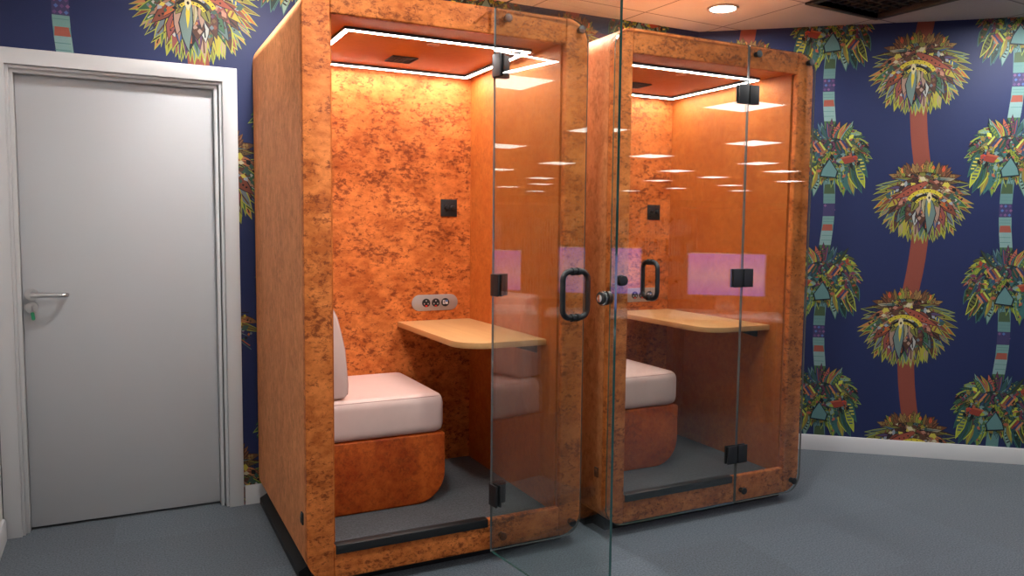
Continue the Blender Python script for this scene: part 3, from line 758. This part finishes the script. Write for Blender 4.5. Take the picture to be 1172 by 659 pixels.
    finish(bm, 'pull_handle', M['black'], gd)
    bm = bmesh.new(); cyl(bm, (-0.682, -0.021, 1.139), 'y', 0.0215, 0.0125, 28); cyl(bm, (-0.682, -0.0085, 1.139), 'y', 0.0235, 0.003, 28)
    cyl(bm, (-0.682, 0.0055, 1.139), 'y', 0.0245, 0.005, 28, mi=1); cyl(bm, (-0.682, 0.0105, 1.139), 'y', 0.0205, 0.007, 28)
    cyl(bm, (-0.682, 0.0175, 1.139), 'y', 0.0135, 0.003, 28, mi=1)
    finish(bm, 'door_lock', [M['black'], M['chrome']], gd, bevel=0.0012)
    return T
simple_sensor = simple('peach_plastic_sensor', rgb(225, 165, 125), 0.5)
make_booth(0.0, 0.0, 96.5, 'orange velvet phone booth with its glass door swung open, nearest the white door')
make_booth(1.295, 0.0, 0.0, 'orange velvet phone booth with its glass door closed, beside the palm wallpaper')

# ------------------------------------------------------------------ ceiling fittings
def downlight(name, loc, label, group=None, s=1.0):
    t = empty(name, loc); tag(t, label, 'ceiling light', group)
    bm = bmesh.new(); ring(bm, (0, 0, -0.010), 'z', 0.068*s, 0.086*s, 0.0098, 40); finish(bm, 'trim_ring', M['grey_plate'], t, bevel=0.002)
    bm = bmesh.new(); cyl(bm, (0, 0, -0.006), 'z', 0.068*s, 0.0055, 40); finish(bm, 'lens', M['lamp'], t)
    return t
x, y, z = grid(0.3, -0.3); downlight('recessed_downlight', (x, y, ZC), 'round lit downlight in the ceiling above the booth with the closed door')
x, y, z = grid(-0.9, -0.3); downlight('recessed_downlight', (x, y, ZC), 'round lit downlight in the ceiling above the gap between the two booths')
x, y, z = grid(-2.1, -0.3); downlight('recessed_downlight', (x, y, ZC), 'round lit downlight in the ceiling above the booth with the open door')

for (xx, yy, lb) in ((1.25, -0.72, 'unseen downlight added to light the booth fronts'), (0.02, -0.79, 'unseen downlight added to light the white door'), (3.75, -0.50, 'unseen downlight added to light the palm wallpaper and the floor before it')):  # out of view, added to brighten booth fronts, door and right side
    downlight('recessed_downlight', (xx, yy, ZC), lb)
vt = empty('ceiling_vent', grid(0.9, -0.9)); vt.rotation_euler = (0, 0, GA)
tag(vt, 'square black ceiling vent at the top edge near the palm wallpaper', 'ceiling vent')
bm = bmesh.new()
for a in ((-.3, .3, -.3, -.262), (-.3, .3, .262, .3), (-.3, -.262, -.262, .262), (.262, .3, -.262, .262)): box(bm, a[0], a[1], a[2], a[3], -0.012, 0.03)
finish(bm, 'vent_frame', M['black'], vt, bevel=0.003)
bm = bmesh.new()
for k in range(9): box(bm, -0.262, 0.262, -0.24 + 0.06*k - 0.004, -0.24 + 0.06*k + 0.004, 0.012, 0.032)
for k in range(9): box(bm, -0.24 + 0.06*k - 0.004, -0.24 + 0.06*k + 0.004, -0.262, 0.262, 0.013, 0.031)
finish(bm, 'vent_grille', M['black_matt'], vt)
bm = bmesh.new(); box(bm, -0.3, 0.3, -0.3, 0.3, 0.22, 0.23)
for a in ((-.3, .3, -.3, -.29), (-.3, .3, .29, .3), (-.3, -.29, -.29, .29), (.29, .3, -.29, .29)): box(bm, a[0], a[1], a[2], a[3], 0.03, 0.22)
finish(bm, 'vent_duct', M['black_matt'], vt)

panel0 = None
panels = [(4.97,-3.2),(7.48,-5.68),(10.04,-8.22),(7.5,-8.08),(10.03,-10.6),(11.85,-13.6),(12.06,-11.75),(11.9,-9.47),(14.66,-11.9),(14.8,-14.2),
          (14.6,-18.7),(14.66,-16.4),(4.8,-5.57),(2.38,-3.2),(4.65,-7.96),(6.94,-10.27),(6.73,-12.4),(8.89,-14.5),(10.2,-16.87),(10.16,-18.85),
          (2.5,-0.8),(2.25,-5.62),(-0.15,-3.2),(-0.25,-5.65),(2.1,-8.0),(12.3,-21.0),(17.2,-16.4)]  # last row's near panels: unseen, added to light booths, floor and wall
for px_, py_ in panels:
    if panel0 is None:
        t = empty('ceiling_panel_light', (px_, py_, ZC), R(-3)); panel0 = t
        bm = bmesh.new()
        for a in ((-.298,.298,-.298,-.282),(-.298,.298,.282,.298),(-.298,-.282,-.282,.282),(.282,.298,-.282,.282)): box(bm, a[0], a[1], a[2], a[3], -0.012, -0.0005)
        finish(bm, 'panel_frame', M['white_plastic'], t)
        bm = bmesh.new(); box(bm, -.282, .282, -.282, .282, -0.009, -0.001); finish(bm, 'panel_diffuser', M['panel'], t)
    else:
        t = copy_tree(panel0); t.location = (px_, py_, ZC)
    tag(t, 'square white light panel in the library ceiling, mirrored in the booth glass or added unseen for light', 'ceiling light', 'square ceiling light panels of the library')

# ------------------------------------------------------------------ the library behind the camera, seen in the booth glass
CAM = Vector((-0.5901, -2.8033, 1.3676)); YAW, PIT, ROL, FPX = -0.4679, -0.0789, 0.0102, 894.55
shelf_wood = simple('pale_shelf_laminate', rgb(225, 215, 200), 0.6)
books_m = [simple('book_cover_' + n, rgb(*c), 0.6) for n, c in (('red', (150,60,50)), ('cream', (215,205,185)), ('blue', (60,80,120)), ('green', (70,100,80)), ('brown', (120,85,60)), ('grey', (150,150,150)), ('white', (230,228,220)))]
sd = Vector((0.915, 0.403, 0)); srz = math.atan2(sd.y, sd.x)
proto = empty('bookcase', (0, 0, 0))
for xx in (-0.6, 0.575):
    bm = bmesh.new(); box(bm, xx, xx+0.025, 0, 0.32, 0, 1.62); finish(bm, 'side_panel', shelf_wood, proto)
bm = bmesh.new(); box(bm, -0.575, 0.575, 0.0, 0.015, 0.02, 1.60); finish(bm, 'back_board', shelf_wood, proto)
for k in range(5):
    bm = bmesh.new(); box(bm, -0.575, 0.575, 0.015, 0.32, 0.06 + 0.385*k, 0.085 + 0.385*k); finish(bm, 'shelf', shelf_wood, proto)
bk = []
for mi, mm in enumerate(books_m):
    bm = bmesh.new(); h = 0.22 + 0.017*((mi*3) % 7); box(bm, -0.02, 0.02, 0, 0.19, 0, h, 0); box(bm, -0.0165, 0.0165, 0.003, 0.1915, 0.003, h+0.0005, 1)
    me = finish(bm, 'book', [mm, books_m[6]]); bk.append(me.data); bpy.data.objects.remove(me)
place_names = ('first', 'second', 'third')
for c in range(3):
    t = proto if c == 0 else copy_tree(proto)
    p = Vector((6.35, -10.1, 0)) + sd*1.21*c
    t.location = p; t.rotation_euler = (0, 0, srz + 0.0)
    tag(t, 'low pale open bookcase full of books behind the viewer, %s in its row' % place_names[c], 'bookcase', 'library bookcases behind the viewer')
    nrm = Vector((-sd.y, sd.x, 0))
    for k in range(4):
        xx = -0.55
        while xx < 0.5:
            w = rng.uniform(0.03, 0.055)
            o = bpy.data.objects.new('book', rng.choice(bk)); C.objects.link(o)
            o.scale = (w/0.041, 1, 1)
            o.location = p + sd*(xx + w/2) + nrm*0.10 + Vector((0, 0, 0.0855 + 0.385*k)); o.rotation_euler = (0, 0, srz)
            tag(o, 'book standing in a row on a library bookcase behind the viewer', 'book', 'books in the library bookcases')
            xx += w + (0.0015 if rng.random() < 0.93 else 0.12)

def screen_mat():
    m, nt, b = new_mat('lilac_monitor_picture'); N = nt.nodes; L = nt.links
    tc = N.new('ShaderNodeTexCoord'); sx = N.new('ShaderNodeSeparateXYZ'); L.new(tc.outputs['Generated'], sx.inputs[0])
    cr = N.new('ShaderNodeValToRGB'); L.new(sx.outputs[2], cr.inputs[0])
    e = cr.color_ramp.elements; e[0].color = (0.22, 0.17, 0.66, 1); e[1].color = (0.30, 0.20, 0.72, 1)
    q = cr.color_ramp.elements.new(0.45); q.color = (0.52, 0.42, 0.62, 1)
    L.new(cr.outputs[0], b.inputs['Emission Color']); b.inputs['Emission Strength'].default_value = 1.7
    b.inputs['Base Color'].default_value = (0.02, 0.02, 0.02, 1)
    return m
M['screen'] = screen_mat()
white_desk = simple('white_desk_laminate', rgb(225, 222, 216), 0.5)
def monitor(loc, facing, w, label):
    t = empty('desktop_monitor', loc, facing); tag(t, label, 'monitor', 'lilac monitors on the library desks')
    h = w*0.56
    bm = bmesh.new(); box(bm, -w/2-0.008, w/2+0.008, 0.0, 0.018, 0.13, 0.13+h+0.016); finish(bm, 'monitor_case', M['satin'], t, bevel=0.003)
    bm = bmesh.new(); box(bm, -w/2, w/2, 0.018, 0.0195, 0.138, 0.138+h); finish(bm, 'screen', M['screen'], t)
    bm = bmesh.new(); box(bm, -0.09, 0.09, -0.10, 0.06, 0.0, 0.008); box(bm, -0.07, 0.07, -0.03, -0.02, 0.008, 0.25); box(bm, -0.07, 0.07, -0.03, 0.0, 0.235, 0.25)
    finish(bm, 'stand', M['satin'], t, bevel=0.002)
    return t
DESKZ = 0.74
def desk(loc, rz, w, label):
    t = empty('office_desk', loc, rz); tag(t, label, 'desk', 'white library desks')
    bm = bmesh.new(); box(bm, -w/2, w/2, -0.25, 0.25, DESKZ-0.025, DESKZ); finish(bm, 'desk_top', white_desk, t, bevel=0.002)
    for sx in (-w/2+0.04, w/2-0.09):
        for sy in (-0.23, 0.18):
            bm = bmesh.new(); box(bm, sx, sx+0.05, sy, sy+0.05, 0, DESKZ-0.025); finish(bm, 'leg', M['satin'], t)
MON = [(3.4, -1.642, 0.736, 0.54, 'in the closed booth door'), (2.613, -2.128, 0.58, 0.6, 'across the gap between the booths'), (1.931, -2.68, 0.434, 0.54, 'behind the open door hinge')]
for mx_, my_, rz_, w_, where in MON:
    desk((mx_, my_, 0), rz_, 0.78, 'white desk under the lilac monitor mirrored ' + where)
    monitor((mx_, my_, DESKZ), rz_, w_, 'desktop monitor with a lilac picture mirrored ' + where)

# far soffit with downlights, mirrored as small bright dots
bm = bmesh.new(); box(bm, 4.0, 31.0, YF+0.01, -24.6, 2.30, ZC-0.005)
structure(finish(bm, 'trim_2', M['wall_plain']), 'white lowered soffit at the far end of the library', 'soffit')
for k, xx in enumerate((12.6, 14.3, 16.3, 18.0, 20.5, 23.0)):
    downlight('recessed_downlight', (xx, -25.6, 2.30), 'small round downlight in the far library soffit', 'downlights in the far soffit')

# ------------------------------------------------------------------ camera, world, colour
fwd = Vector((-math.sin(YAW)*math.cos(PIT), math.cos(YAW)*math.cos(PIT), math.sin(PIT))); rgt = Vector((math.cos(YAW), math.sin(YAW), 0)); upv = rgt.cross(fwd)
f, r2, u2 = fwd, rgt*math.cos(ROL) + upv*math.sin(ROL), upv*math.cos(ROL) - rgt*math.sin(ROL)
cam = bpy.data.cameras.new('camera'); co = bpy.data.objects.new('camera', cam); C.objects.link(co)
co.matrix_world = Matrix(((r2.x, u2.x, -f.x, CAM.x), (r2.y, u2.y, -f.y, CAM.y), (r2.z, u2.z, -f.z, CAM.z), (0, 0, 0, 1)))
cam.sensor_width = 36.0; cam.sensor_fit = 'HORIZONTAL'; cam.lens = FPX/1172*36; cam.clip_start = 0.02; cam.clip_end = 200
sc = bpy.context.scene; sc.camera = co
w = bpy.data.worlds.new('world'); sc.world = w; w.use_nodes = True
w.node_tree.nodes['Background'].inputs[0].default_value = (0.5, 0.52, 0.55, 1); w.node_tree.nodes['Background'].inputs[1].default_value = 0.05
sc.view_settings.view_transform = 'Standard'; sc.view_settings.look = 'None'
sc.view_settings.gamma = 1.0; sc.view_settings.use_curve_mapping = False
sc.view_settings.exposure = 0.68
